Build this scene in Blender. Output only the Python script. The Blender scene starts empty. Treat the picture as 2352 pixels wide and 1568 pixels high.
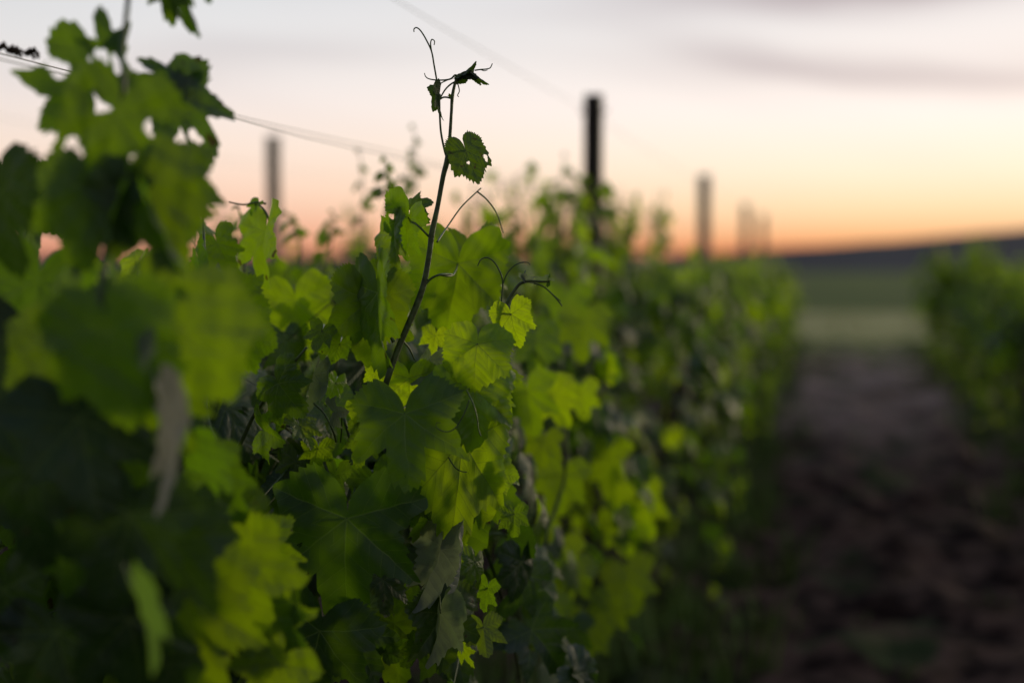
import bpy, math, random
import numpy as np
from mathutils import Vector, Matrix, noise as mn

S = bpy.context.scene
COL = S.collection
R = math.radians

# ------------------------------------------------------------------ camera
F = 3267.0                    # focal length in units of a 2352 px wide picture (50 mm on full frame)
EYE = Vector((0, 0, 1.30))
YAW, PITCH = math.atan(717 / F), -math.atan(194 / F)
cam = bpy.data.cameras.new('camera')
camo = bpy.data.objects.new('camera', cam); COL.objects.link(camo); S.camera = camo
camo.location = EYE
camo.rotation_euler = (R(90) + PITCH, 0, YAW)
cam.lens = 50; cam.sensor_width = 36; cam.clip_end = 6000; cam.clip_start = 0.05
cam.dof.use_dof = True; cam.dof.focus_distance = 1.72; cam.dof.aperture_fstop = 1.75
rot = camo.rotation_euler.to_matrix()
CR, CU, CF = rot @ Vector((1, 0, 0)), rot @ Vector((0, 1, 0)), rot @ Vector((0, 0, -1))

def at(px, py, d):            # point seen at (px,py) of the 2352x1568 picture, d metres deep
    return EYE + CF * d + CR * ((px - 1176) * d / F) + CU * ((784 - py) * d / F)

def proj(p):
    v = p - EYE; d = v.dot(CF)
    if d < 0.01: return (0, 0, d)
    return (1176 + F * v.dot(CR) / d, 784 - F * v.dot(CU) / d, d)

# ------------------------------------------------------------------ light and sky
SUN_AZ, SUN_EL = R(16), R(3)         # sunset a little right of the row direction (+Y)
S.view_settings.view_transform = 'Standard'; S.view_settings.look = 'None'
S.view_settings.exposure = 0.0; S.view_settings.gamma = 1.0
w = bpy.data.worlds.new('World'); S.world = w; w.use_nodes = True
nt = w.node_tree; nt.nodes.clear()
N = nt.nodes.new; L = nt.links.new
def m_(op, a, b=None, c=None, T=None):
    n = (T or nt).nodes.new('ShaderNodeMath'); n.operation = op
    for i, v in enumerate((a, b, c)):
        if v is None: continue
        if isinstance(v, (int, float)): n.inputs[i].default_value = v
        else: (T or nt).links.new(v, n.inputs[i])
    return n.outputs[0]
def mixc(T, fac, a, b, mode='MIX'):
    n = T.nodes.new('ShaderNodeMix'); n.data_type = 'RGBA'; n.blend_type = mode
    for s, v in ((0, fac), (6, a), (7, b)):
        if isinstance(v, (int, float)): n.inputs[s].default_value = v
        elif isinstance(v, tuple): n.inputs[s].default_value = (*v, 1)
        else: T.links.new(v, n.inputs[s])
    return n.outputs[2]
def ramp(T, fac, stops, interp='LINEAR'):
    n = T.nodes.new('ShaderNodeValToRGB'); cr = n.color_ramp; cr.interpolation = interp
    while len(cr.elements) < len(stops): cr.elements.new(0.5)
    for e, (p, c) in zip(cr.elements, stops): e.position = p; e.color = (*c, 1)
    T.links.new(fac, n.inputs[0]); return n.outputs[0]
def lin(r, g, b): return tuple(((v / 255) / 12.92 if v < 10 else ((v / 255 + .055) / 1.055) ** 2.4) for v in (r, g, b))

sky = N('ShaderNodeTexSky'); sky.sky_type = 'NISHITA'; sky.sun_disc = False
sky.sun_elevation = SUN_EL; sky.sun_rotation = SUN_AZ; sky.dust_density = 3.0; sky.air_density = 1.2
tc = N('ShaderNodeTexCoord'); sp = N('ShaderNodeSeparateXYZ'); L(tc.outputs['Generated'], sp.inputs[0])
X, Y, Z = sp.outputs
az = m_('ARCTAN2', X, Y)                                       # 0 = along the rows, positive to the right
el = m_('ARCSINE', m_('MINIMUM', m_('MAXIMUM', Z, 0.0), 1.0))
t = m_('POWER', m_('DIVIDE', el, math.pi / 2), 0.5)            # el 10.2 deg -> .337
def tt(y): return math.sqrt(max(0.0, math.atan((590 - y) / F)) / (math.pi / 2))
west = ramp(nt, t, [(0, lin(205, 120, 75)), (tt(570), lin(228, 140, 88)), (tt(535), lin(250, 190, 135)), (tt(480), lin(254, 219, 174)),
                    (tt(400), lin(255, 234, 207)), (tt(270), lin(252, 240, 232)), (tt(110), lin(238, 232, 229)), (tt(-60), lin(222, 221, 224)),
                    (.5, lin(205, 213, 228)), (1, lin(140, 160, 198))])
left = ramp(nt, t, [(0, lin(180, 118, 100)), (tt(570), lin(215, 145, 115)), (tt(520), lin(236, 178, 152)), (tt(450), lin(243, 205, 182)),
                    (tt(350), lin(245, 223, 207)), (tt(230), lin(236, 225, 220)), (tt(110), lin(225, 223, 223)), (tt(-60), lin(210, 213, 217)),
                    (.5, lin(190, 202, 222)), (1, lin(130, 150, 190))])
dl = m_('MULTIPLY', m_('ADD', az, 0.44), 1 / 0.46)             # 0 left edge .. 1 right of the rows
dl = m_('MINIMUM', m_('MAXIMUM', dl, 0.0), 1.0)
veil = mixc(nt, dl, left, west)
# streaks of thin cloud
mp = N('ShaderNodeCombineXYZ'); L(m_('MULTIPLY', az, 2.2), mp.inputs[0])
L(m_('ADD', m_('MULTIPLY', el, 15.0), m_('MULTIPLY', az, 2.4)), mp.inputs[1])
no = N('ShaderNodeTexNoise'); L(mp.outputs[0], no.inputs['Vector']); no.inputs['Scale'].default_value = 1.3; no.inputs['Detail'].default_value = 3
nz = m_('SUBTRACT', no.outputs[0], 0.5)
def streak(ax, ey, wx, wy, slope):
    dx = m_('SUBTRACT', az, ax)
    dy = m_('SUBTRACT', m_('SUBTRACT', el, ey), m_('MULTIPLY', dx, slope))
    dy = m_('ADD', dy, m_('MULTIPLY', nz, 0.055))
    q = m_('ADD', m_('POWER', m_('ABSOLUTE', m_('DIVIDE', dx, wx)), 2.0), m_('POWER', m_('ABSOLUTE', m_('DIVIDE', dy, wy)), 2.0))
    return m_('POWER', 2.718, m_('MULTIPLY', q, -1.0))
def azp(px): return math.atan((px - 1893) / F)
def elp(py): return math.atan((590 - py) / F)
cl = m_('MULTIPLY', streak(azp(2000), elp(0), .17, .015, .04), 0.80)
cl = m_('ADD', cl, m_('MULTIPLY', streak(azp(1930), elp(185), .15, .0125, -.06), 0.42))
cl = m_('ADD', cl, m_('MULTIPLY', streak(azp(1650), elp(130), .06, .010, -.18), 0.26))
cl = m_('ADD', cl, m_('MULTIPLY', streak(azp(2400), elp(200), .12, .02, 0), 0.18))
cl = m_('ADD', cl, m_('MULTIPLY', streak(azp(560), elp(150), .12, .014, .05), 0.25))
cl = m_('ADD', cl, m_('MULTIPLY', m_('MAXIMUM', nz, 0.0), 0.25))
cl = m_('MINIMUM', cl, 0.75)
veil = mixc(nt, cl, veil, lin(160, 146, 152))
# the glow is on the sunset side only: away from it the veil dims
cosd = m_('COSINE', m_('SUBTRACT', az, SUN_AZ))
fall = m_('ADD', 0.36, m_('MULTIPLY', m_('POWER', m_('MAXIMUM', m_('MULTIPLY', m_('ADD', cosd, 1.0), .5), 0.0), 1.5), 0.64))
fall = m_('MINIMUM', m_('MULTIPLY', fall, 1.12), 1.0)
veil = mixc(nt, 1.0, veil, N('ShaderNodeCombineColor').outputs[0], 'MULTIPLY')
cc = [n for n in nt.nodes if n.type == 'COMBINE_COLOR'][0]
for i in range(3): L(fall, cc.inputs[i])
b1 = N('ShaderNodeBackground'); L(sky.outputs[0], b1.inputs[0]); b1.inputs[1].default_value = 0.05
b2 = N('ShaderNodeBackground'); L(veil, b2.inputs[0]); b2.inputs[1].default_value = 1.17
mx = N('ShaderNodeMixShader'); mx.inputs[0].default_value = 0.93; L(b1.outputs[0], mx.inputs[1]); L(b2.outputs[0], mx.inputs[2])
wo = N('ShaderNodeOutputWorld'); L(mx.outputs[0], wo.inputs[0])

sl = bpy.data.lights.new('sun', 'SUN'); sl.energy = 1.9; sl.angle = R(14); sl.color = (1, .80, .50)
so = bpy.data.objects.new('sun', sl); COL.objects.link(so)
sd = Vector((math.sin(SUN_AZ + .30) * math.cos(SUN_EL + .06), math.cos(SUN_AZ + .30) * math.cos(SUN_EL + .06), math.sin(SUN_EL + .06)))
so.rotation_euler = sd.to_track_quat('Z', 'Y').to_euler(); so.location = (4, -3, 6)

# ------------------------------------------------------------------ materials
def newmat(name):
    m = bpy.data.materials.new(name); m.use_nodes = True
    m.node_tree.nodes.clear(); return m, m.node_tree
def simple(name, c1, c2, scale=20, rough=.8, bump=.3, spec=.3, detail=4, metallic=0):
    m, T = newmat(name)
    t = T.nodes.new('ShaderNodeTexCoord'); n = T.nodes.new('ShaderNodeTexNoise'); n.inputs['Scale'].default_value = scale
    n.inputs['Detail'].default_value = detail; T.links.new(t.outputs['Object'], n.inputs['Vector'])
    c = ramp(T, n.outputs[0], [(.35, c1), (.68, c2)])
    p = T.nodes.new('ShaderNodeBsdfPrincipled'); T.links.new(c, p.inputs['Base Color'])
    p.inputs['Roughness'].default_value = rough; p.inputs['Specular IOR Level'].default_value = spec; p.inputs['Metallic'].default_value = metallic
    b = T.nodes.new('ShaderNodeBump'); b.inputs['Strength'].default_value = bump; b.inputs['Distance'].default_value = .01
    T.links.new(n.outputs[0], b.inputs['Height']); T.links.new(b.outputs[0], p.inputs['Normal'])
    o = T.nodes.new('ShaderNodeOutputMaterial'); T.links.new(p.outputs[0], o.inputs[0]); return m

def leaf_material():
    m, T = newmat('vine_leaf')
    nn = T.nodes.new; lk = T.links.new
    M = lambda op, a, b=None, c=None: m_(op, a, b, c, T)
    uv = nn('ShaderNodeUVMap'); uv.uv_map = 'vein'; s = nn('ShaderNodeSeparateXYZ'); lk(uv.outputs[0], s.inputs[0])
    u, v0 = s.outputs[0], s.outputs[1]; v = None
    a1 = nn('ShaderNodeAttribute'); a1.attribute_name = 'young'; dimmed = M('GREATER_THAN', a1.outputs['Fac'], 1.5); young = M('MULTIPLY', M('MAXIMUM', a1.outputs['Fac'], 0.0), M('SUBTRACT', 1.0, dimmed)); pale = M('MAXIMUM', M('MULTIPLY', a1.outputs['Fac'], -1.0), 0.0)
    a2 = nn('ShaderNodeAttribute'); a2.attribute_name = 'tint'
    oi = nn('ShaderNodeObjectInfo')
    tint = M('FRACT', M('ADD', a2.outputs['Fac'], oi.outputs['Random']))
    cs = nn('ShaderNodeCombineXYZ'); lk(u, cs.inputs[0]); lk(v0, cs.inputs[1]); lk(M('MULTIPLY', tint, 9.0), cs.inputs[2])
    n1 = nn('ShaderNodeTexNoise'); lk(cs.outputs[0], n1.inputs['Vector']); n1.inputs['Scale'].default_value = 5; n1.inputs['Detail'].default_value = 5
    n0 = nn('ShaderNodeTexNoise'); lk(cs.outputs[0], n0.inputs['Vector']); n0.inputs['Scale'].default_value = 2.2
    av = M('ABSOLUTE', M('ADD', v0, M('MULTIPLY', M('MULTIPLY', M('SUBTRACT', n0.outputs[0], .5), u), .22)))
    n2 = nn('ShaderNodeTexVoronoi'); lk(cs.outputs[0], n2.inputs['Vector']); n2.inputs['Scale'].default_value = 26; n2.feature = 'DISTANCE_TO_EDGE'
    # main vein (tapering), side veins at ~48 degrees, fine net
    sm = lambda x, lo, hi: (lambda r: r)(_smooth(T, x, lo, hi))
    wv = M('MULTIPLY', M('SUBTRACT', 1.15, u), 0.0085)
    main = M('SUBTRACT', 1.0, sm(M('DIVIDE', av, M('MAXIMUM', wv, .002)), .5, 1.3))
    k = M('MULTIPLY', M('ADD', M('SUBTRACT', u, M('MULTIPLY', av, .9)), M('MULTIPLY', M('SUBTRACT', n1.outputs[0], .5), .05)), 7.0)
    tri = M('ABSOLUTE', M('SUBTRACT', M('FRACT', k), .5))
    side = M('MULTIPLY', sm(tri, .455, .49), sm(k, .4, .7))
    net = M('SUBTRACT', 1.0, sm(n2.outputs['Distance'], .0, .05))
    vein = M('MINIMUM', M('ADD', M('ADD', main, M('MULTIPLY', side, .6)), M('MULTIPLY', net, .18)), 1.0)
    top = mixc(T, tint, (.012, .036, .013), (.024, .060, .014))
    top = mixc(T, n1.outputs[0], top, (.016, .045, .022))
    top = mixc(T, young, top, (.08, .14, .012))
    top = mixc(T, M('MULTIPLY', vein, M('SUBTRACT', 1.0, M('MULTIPLY', young, .8))), top, (.15, .22, .06))
    bot = mixc(T, young, (.060, .085, .045), (.14, .19, .05))
    bot = mixc(T, M('MULTIPLY', vein, .5), bot, (.20, .22, .13))
    ge = nn('ShaderNodeNewGeometry')
    base = mixc(T, ge.outputs['Backfacing'], top, bot)
    base = mixc(T, M('MULTIPLY', pale, .85), base, mixc(T, M('MULTIPLY', vein, .6), (.26, .28, .26), (.48, .44, .38)))
    # a few brown necrotic specks
    n3 = nn('ShaderNodeTexNoise'); lk(cs.outputs[0], n3.inputs['Vector']); n3.inputs['Scale'].default_value = 3.1; n3.inputs['Detail'].default_value = 2
    spot = M('MULTIPLY', sm(n3.outputs[0], .73, .76), .85)
    base = mixc(T, spot, base, (.09, .05, .02))
    tr = mixc(T, tint, (.04, .095, .002), (.18, .36, .003))
    tr = mixc(T, young, tr, (.66, .93, .004))
    tr = mixc(T, M('MULTIPLY', vein, M('MULTIPLY', young, .7)), tr, (.13, .16, .01))
    tr = mixc(T, M('MULTIPLY', n1.outputs[0], .35), tr, (.08, .16, .003))
    tr = mixc(T, M('MULTIPLY', dimmed, .78), tr, (.012, .030, .002))      # transmission darkened to paint shade into leaves, mainly the lower left corner
    tr = mixc(T, M('MULTIPLY', pale, .85), tr, (.16, .16, .12))
    tr = mixc(T, spot, tr, (.05, .025, .004))
    h = M('ADD', M('MULTIPLY', tri, -.6), M('ADD', M('MULTIPLY', vein, -.35), M('MULTIPLY', n1.outputs[0], .5)))
    bp = nn('ShaderNodeBump'); bp.inputs['Strength'].default_value = .42; bp.inputs['Distance'].default_value = .0035; lk(h, bp.inputs['Height'])
    p = nn('ShaderNodeBsdfPrincipled'); lk(base, p.inputs['Base Color']); lk(bp.outputs[0], p.inputs['Normal'])
    lk(M('ADD', M('MULTIPLY', ge.outputs['Backfacing'], .25), M('ADD', .34, M('MULTIPLY', n1.outputs[0], .22))), p.inputs['Roughness'])
    p.inputs['Specular IOR Level'].default_value = .55
    tl = nn('ShaderNodeBsdfTranslucent'); lk(tr, tl.inputs[0]); lk(bp.outputs[0], tl.inputs['Normal'])
    ms = nn('ShaderNodeMixShader'); ms.inputs[0].default_value = .60
    lk(p.outputs[0], ms.inputs[1]); lk(tl.outputs[0], ms.inputs[2])
    o = nn('ShaderNodeOutputMaterial'); lk(ms.outputs[0], o.inputs[0]); return m
def _smooth(T, x, lo, hi):
    n = T.nodes.new('ShaderNodeMapRange'); n.interpolation_type = 'SMOOTHSTEP'
    if isinstance(x, (int, float)): n.inputs[0].default_value = x
    else: T.links.new(x, n.inputs[0])
    n.inputs[1].default_value = lo; n.inputs[2].default_value = hi
    return n.outputs[0]
MAT_LEAF = leaf_material()
MAT_SHOOT = simple('green_cane', (.030, .042, .012), (.065, .105, .022), 90, .5, .25, .4)
MAT_TENDRIL = simple('tendril_green', (.035, .065, .015), (.07, .11, .02), 120, .5, .1, .4)
MAT_BARK = simple('vine_bark', (.025, .018, .012), (.085, .062, .045), 55, .95, 1.0, .1)
MAT_WOOD = simple('weathered_wood', (.18, .155, .11), (.38, .32, .24), 30, .9, .8, .15)
MAT_STEEL = simple('rusty_steel', (.012, .010, .009), (.035, .026, .020), 60, .6, .3, .35, metallic=.3)
MAT_WIRE = simple('galvanised_wire', (.06, .065, .05), (.14, .14, .12), 200, .5, .1, .5, metallic=.5)
MAT_SOIL = simple('tilled_soil', (.012, .0065, .005), (.072, .042, .031), 7, 1, 1.0, .05, 8)
MAT_FIELD = simple('crop_field', (.038, .062, .012), (.075, .115, .022), .12, 1, .4, .05, 8)
[n for n in MAT_SOIL.node_tree.nodes if n.type == 'VALTORGB'][0].color_ramp.elements[0].position = .43
[n for n in MAT_SOIL.node_tree.nodes if n.type == 'VALTORGB'][0].color_ramp.elements[1].position = .60
MAT_DRY = simple('dry_headland', (.18, .175, .06), (.34, .32, .14), .5, 1, .6, .05, 8)
MAT_HILL = simple('hill_scrub_haze', (.014, .020, .032), (.034, .044, .060), .05, 1, .2, .02, 8)  # blue-grey of distant haze put into the scrub colour
MAT_GRASS = simple('grass_blade', (.05, .085, .015), (.13, .20, .04), 4, .7, .1, .2)

def soil_sheen_grass(m):                        # sky sheen painted as paler soil towards the far end, with mossy green patches
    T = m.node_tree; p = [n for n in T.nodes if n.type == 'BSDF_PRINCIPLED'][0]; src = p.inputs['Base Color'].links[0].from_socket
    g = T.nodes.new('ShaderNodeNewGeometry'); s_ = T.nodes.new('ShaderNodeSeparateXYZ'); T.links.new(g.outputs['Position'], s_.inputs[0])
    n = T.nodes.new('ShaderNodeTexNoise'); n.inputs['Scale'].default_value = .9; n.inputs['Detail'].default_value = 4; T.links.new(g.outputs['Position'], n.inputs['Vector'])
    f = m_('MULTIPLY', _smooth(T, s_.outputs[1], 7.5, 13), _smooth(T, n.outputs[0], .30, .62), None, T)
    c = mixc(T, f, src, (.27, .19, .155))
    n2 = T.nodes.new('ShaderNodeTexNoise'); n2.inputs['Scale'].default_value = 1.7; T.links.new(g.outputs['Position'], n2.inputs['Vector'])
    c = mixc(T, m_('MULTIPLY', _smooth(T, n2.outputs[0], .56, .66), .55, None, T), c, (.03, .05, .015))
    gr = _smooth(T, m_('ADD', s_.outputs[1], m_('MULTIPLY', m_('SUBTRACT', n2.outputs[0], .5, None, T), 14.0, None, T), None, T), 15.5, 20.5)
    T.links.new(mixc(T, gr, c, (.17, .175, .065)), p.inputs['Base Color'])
soil_sheen_grass(MAT_SOIL)

# ------------------------------------------------------------------ mesh helpers
class MB:                                                     # mesh builder on numpy blocks
    def __init__(s): s.v = []; s.l = []; s.t = []; s.uv = []; s.y = []; s.ti = []; s.n = 0; s.mi = []
    def add(s, v, loops, totals, uv=None, young=0., tint=0., mat=0):
        v = np.asarray(v, float).reshape(-1, 3); loops = np.asarray(loops, int)
        s.v.append(v); s.l.append(loops + s.n); s.t.append(np.asarray(totals, int)); s.n += len(v)
        s.uv.append(uv if uv is not None else np.zeros((len(loops), 2)))
        s.y.append(np.full(len(v), young)); s.ti.append(np.full(len(v), tint)); s.mi.append(np.full(len(totals), mat))
    def mesh(s, name, mats, smooth=True):
        me = bpy.data.meshes.new(name)
        if not s.v: return me
        v = np.concatenate(s.v); l = np.concatenate(s.l); t = np.concatenate(s.t)
        me.vertices.add(len(v)); me.vertices.foreach_set('co', v.ravel())
        me.loops.add(len(l)); me.loops.foreach_set('vertex_index', l.astype(np.int32))
        me.polygons.add(len(t)); st = np.concatenate(([0], np.cumsum(t)[:-1]))
        me.polygons.foreach_set('loop_start', st.astype(np.int32)); me.polygons.foreach_set('loop_total', t.astype(np.int32))
        me.polygons.foreach_set('material_index', np.concatenate(s.mi).astype(np.int32))
        me.polygons.foreach_set('use_smooth', np.full(len(t), smooth))
        u = me.uv_layers.new(name='vein'); u.data.foreach_set('uv', np.concatenate(s.uv).ravel())
        a = me.attributes.new('young', 'FLOAT', 'POINT'); a.data.foreach_set('value', np.concatenate(s.y))
        a = me.attributes.new('tint', 'FLOAT', 'POINT'); a.data.foreach_set('value', np.concatenate(s.ti))
        for m in mats: me.materials.append(m)
        me.update(calc_edges=True); me.validate(); return me

def link(name, me, parent=None, loc=(0, 0, 0)):
    o = bpy.data.objects.new(name, me); COL.objects.link(o); o.location = loc
    if parent: o.parent = parent
    return o
def tag(o, label=None, cat=None, group=None, kind=None):
    if label: o['label'] = label
    if cat: o['category'] = cat
    if group: o['group'] = group
    if kind: o['kind'] = kind
    return o

def smooth_path(pts, rad, n):
    P = [Vector(p) for p in pts]; out = []; rr = []
    for i in range(len(P) - 1):
        p0 = P[max(i - 1, 0)]; p1 = P[i]; p2 = P[i + 1]; p3 = P[min(i + 2, len(P) - 1)]
        for k in range(n):
            t = k / n
            out.append(.5 * ((2 * p1) + (p2 - p0) * t + (2 * p0 - 5 * p1 + 4 * p2 - p3) * t * t + (3 * p1 - p0 - 3 * p2 + p3) * t ** 3))
            rr.append(rad[i] * (1 - t) + rad[i + 1] * t)
    out.append(P[-1]); rr.append(rad[-1]); return out, rr
def tube(mb, pts, rad, sides=8, n=4, mat=0, origin=Vector((0, 0, 0)), bumpy=0., seed=0):
    if isinstance(rad, (int, float)): rad = [rad] * len(pts)
    elif len(rad) != len(pts):
        a, b = rad[0], rad[-1]; rad = [a + (b - a) * i / (len(pts) - 1) for i in range(len(pts))]
    P, rr = smooth_path(pts, rad, n) if n > 0 else ([Vector(p) for p in pts], rad)
    V = []; ref = None
    for i, p in enumerate(P):
        tg = (P[min(i + 1, len(P) - 1)] - P[max(i - 1, 0)])
        tg = tg.normalized() if tg.length > 1e-9 else Vector((0, 0, 1))
        if ref is None: ref = tg.orthogonal()
        x = (ref - tg * ref.dot(tg)); x = x.normalized() if x.length > 1e-6 else tg.orthogonal().normalized()
        ref = x; y = tg.cross(x)
        for k in range(sides):
            a = 2 * math.pi * k / sides; r = rr[i]
            if bumpy: r *= 1 + bumpy * mn.noise(Vector((p.x * 25 + k * 3.1 + seed, p.y * 25, p.z * 18 + a * 2)))
            V.append(p + (x * math.cos(a) + y * math.sin(a)) * r - origin)
    lo = []; to = []
    for i in range(len(P) - 1):
        for k in range(sides):
            k2 = (k + 1) % sides
            lo += [i * sides + k, i * sides + k2, (i + 1) * sides + k2, (i + 1) * sides + k]; to.append(4)
    lo += list(range(sides))[::-1]; to.append(sides)
    lo += [(len(P) - 1) * sides + k for k in range(sides)]; to.append(sides)
    mb.add([tuple(v) for v in V], lo, to, mat=mat)

# ------------------------------------------------------------------ vine leaf
VA = [0, 50, -50, 108, -108]
def leaf_arrays(seed, M=240, rings=12, depth=1.0, serr=1.0, fold=.1, cx=.5, cy=.5, wave=.05, sx=1.0, holes=(), tooth=8.2, open_=1.0):
    rg = np.random.RandomState(seed); rnd = random.Random(seed)
    ka = [0, 12, 27, 38, 50, 62, 79, 92, 108, 125, 145, 160, 170, 177, 180]
    def side():
        s1 = 1 - .38 * depth * rnd.uniform(.7, 1.25); s2 = 1 - .34 * depth * rnd.uniform(.6, 1.2)
        l1 = rnd.uniform(.82, .94); l2 = rnd.uniform(.68, .80)
        return [1, .88, .90 * s1, .80 * (.5 + .5 * s1) * l1 / .88, l1, .80 * (.5 + .5 * s2) * l1 / .88, .76 * s2, .72 * (.5 + .5 * s2) * l2 / .74, l2, .66, .60, .52 - .12 * open_, .40 - .14 * open_, .22 - .1 * open_, .06]
    rp, rm = side(), side()
    th = np.linspace(-180, 180, M + 1)
    # denser samples are uniform; outline by smooth interpolation
    def interp(a, vals):
        i = np.clip(np.searchsorted(ka, a, 'right') - 1, 0, len(ka) - 2)
        k0 = np.array(ka)[i]; k1 = np.array(ka)[i + 1]; f = (a - k0) / (k1 - k0)
        f = f * f * (3 - 2 * f) * .5 + f * .5
        va = np.array(vals); return va[i] * (1 - f) + va[i + 1] * f
    a = np.abs(th); Rr = np.where(th >= 0, interp(a, rp), interp(a, rm))
    if serr > 0:
        nt_ = int(360 / tooth) * 2; hh = rg.uniform(.45, 1.25, nt_ + 3); jit = rg.uniform(-.12, .12, nt_ + 3)
        q = a / tooth * (1 + .12 * np.sin(a * .05 + seed)) + (th < 0) * (nt_ // 2 + .5)
        i = np.floor(q).astype(int) % nt_; f = q - np.floor(q)
        pk = .38 + jit[i]
        wv = np.where(f < pk, (f / pk) ** 1.05, ((1 - f) / (1 - pk)) ** 1.15)
        big = np.array([.075, .135])[(i % 2)] * hh[i]
        amp = np.clip((172 - a) / 30, 0, 1)
        Rr = Rr * (1 - .04 + serr * (wv - .35) * big * amp)
    fr = (np.arange(1, rings + 1) / rings) ** .85
    ang = np.radians(th)
    rad = fr[:, None] * Rr[None, :]
    x = rad * np.sin(ang)[None, :]; y = rad * np.cos(ang)[None, :]
    # petiolar side: keep a real sinus; vertices
    v2 = np.concatenate(([[0, 0]], np.stack([x, y], -1).reshape(-1, 2)))
    W = M + 1; idx = lambda r, c: 1 + r * W + c
    c = np.arange(M); l = []; tt_ = []; sec = []
    mid = np.abs((th[:-1] + th[1:]) / 2) * 1.0; sg = np.sign((th[:-1] + th[1:]) / 2)
    sct = np.where(mid < 27, 0., np.where(mid < 79, 50., 108.)) * np.where(sg == 0, 1, sg)
    tri = np.stack([np.zeros(M, int), idx(0, c + 1), idx(0, c)], 1)
    l.append(tri.ravel()); tt_.append(np.full(M, 3)); sl_ = [np.repeat(sct, 3)]
    qs = []
    for r in range(rings - 1):
        q = np.stack([idx(r, c), idx(r, c + 1), idx(r + 1, c + 1), idx(r + 1, c)], 1)
        l.append(q.ravel()); tt_.append(np.full(M, 4)); sl_.append(np.repeat(sct, 4))
    l = np.concatenate(l); tt_ = np.concatenate(tt_); sv = np.radians(np.concatenate(sl_))
    P = v2[l]
    u = P[:, 0] * np.sin(sv) + P[:, 1] * np.cos(sv); v = P[:, 0] * np.cos(sv) - P[:, 1] * np.sin(sv)
    uv = np.stack([u, v], 1)
    if holes:
        st = np.concatenate(([0], np.cumsum(tt_)[:-1])); keep = np.ones(len(tt_), bool)
        ce = np.array([v2[l[s:s + n]].mean(0) for s, n in zip(st, tt_)])
        for (hx, hy, hr, hs) in holes:
            aa = np.arctan2(ce[:, 1] - hy, ce[:, 0] - hx); rr = hr * (1 + .25 * np.sin(2 * aa + hs) + .15 * np.sin(3 * aa + hs * 2))
            keep &= ((ce[:, 0] - hx) ** 2 + (ce[:, 1] - hy) ** 2) > rr ** 2
        kl = np.repeat(keep, tt_); l = l[kl]; uv = uv[kl]; tt_ = tt_[keep]
    # relief
    x, y = v2[:, 0] * sx, v2[:, 1]; r = np.hypot(v2[:, 0], v2[:, 1]); a_ = np.arctan2(v2[:, 0], v2[:, 1])
    z = np.zeros(len(v2))
    for va in VA: pass
    da = np.min(np.abs(np.degrees(a_)[:, None] - np.array(VA)[None, :]), 1)
    z += .055 * r * np.clip(da / 26, 0, 1.1) ** .8                       # blades bulge between the sunken veins
    z += wave * r ** 2 * (np.sin(3 * a_ + seed) + .6 * np.sin(7 * a_ + seed * 1.7) + .35 * np.sin(13 * a_ + seed))
    z += (.016 * np.sin(17 * v2[:, 0] + seed + 3 * v2[:, 1]) * np.sin(15 * v2[:, 1] + 2 * seed) + .030 * np.sin(6.5 * v2[:, 0] + 2.1 * seed) * np.sin(5.7 * v2[:, 1] + 1.3 * seed)) * np.clip(r * 3, 0, 1)
    z += fold * np.abs(x)                                                 # folded up along the midrib
    def bend(c_, z_, k):
        if abs(k) < 1e-4: return c_, z_
        ang_ = k * c_; return (1 / k - z_ * 0 - 0) * np.sin(ang_) + 0 * z_ - z_ * -np.sin(ang_) * 0 + 0, z_ * np.cos(ang_) - (1 - np.cos(ang_)) / k
    x, z = bend(x, z, cx) if cx else (x, z)
    y, z = bend(y, z, cy) if cy else (y, z)
    return np.stack([x, y, z], 1), l, tt_, uv

def stalk_local():            # petiole of library leaves in leaf units, ends at END
    return [Vector((0, 0, 0)), Vector((0, -.05, -.10)), Vector((0, -.03, -.32)), Vector((0, .06, -.60))]
STALK_END = Vector((0, .06, -.60))
LIB = {}
def lib(lod, i):
    k = (lod, i)
    if k not in LIB:
        rnd = random.Random(100 + i)
        M, rg = {'fine': (216, 9), 'mid': (108, 5), 'low': (44, 3)}[lod]
        LIB[k] = leaf_arrays(100 + i, M, rg, depth=rnd.uniform(.6, 1.3), serr=1.0 if lod != 'low' else 0.0, fold=rnd.uniform(-.05, .35), cx=rnd.choice([-.3, .5, .9, 1.3]),
                             cy=rnd.uniform(.1, 1.1), wave=rnd.uniform(.03, .10), holes=[(rnd.uniform(-.4, .4), rnd.uniform(0, .6), .07, i)] if (i % 4 == 1 and lod != 'low') else ())
    return LIB[k]
NLIB = 9
LIBMESH = {}
def lib_mesh(i, young):
    k = (i, young)
    if k not in LIBMESH:
        mb = MB(); v, l, t, uv = lib('fine', i); mb.add(v, l, t, uv, young, 0)
        tube(mb, stalk_local(), [.018, .024], 5, 3, mat=1)
        LIBMESH[k] = mb.mesh('leaf', [MAT_LEAF, MAT_TENDRIL])
    return LIBMESH[k]

def frame(T, Nn):
    T = T.normalized(); Nn = (Nn - T * Nn.dot(T)); Nn = Nn.normalized() if Nn.length > 1e-5 else T.orthogonal().normalized()
    Xx = T.cross(Nn); return Matrix((Xx, T, Nn)).transposed()

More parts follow.
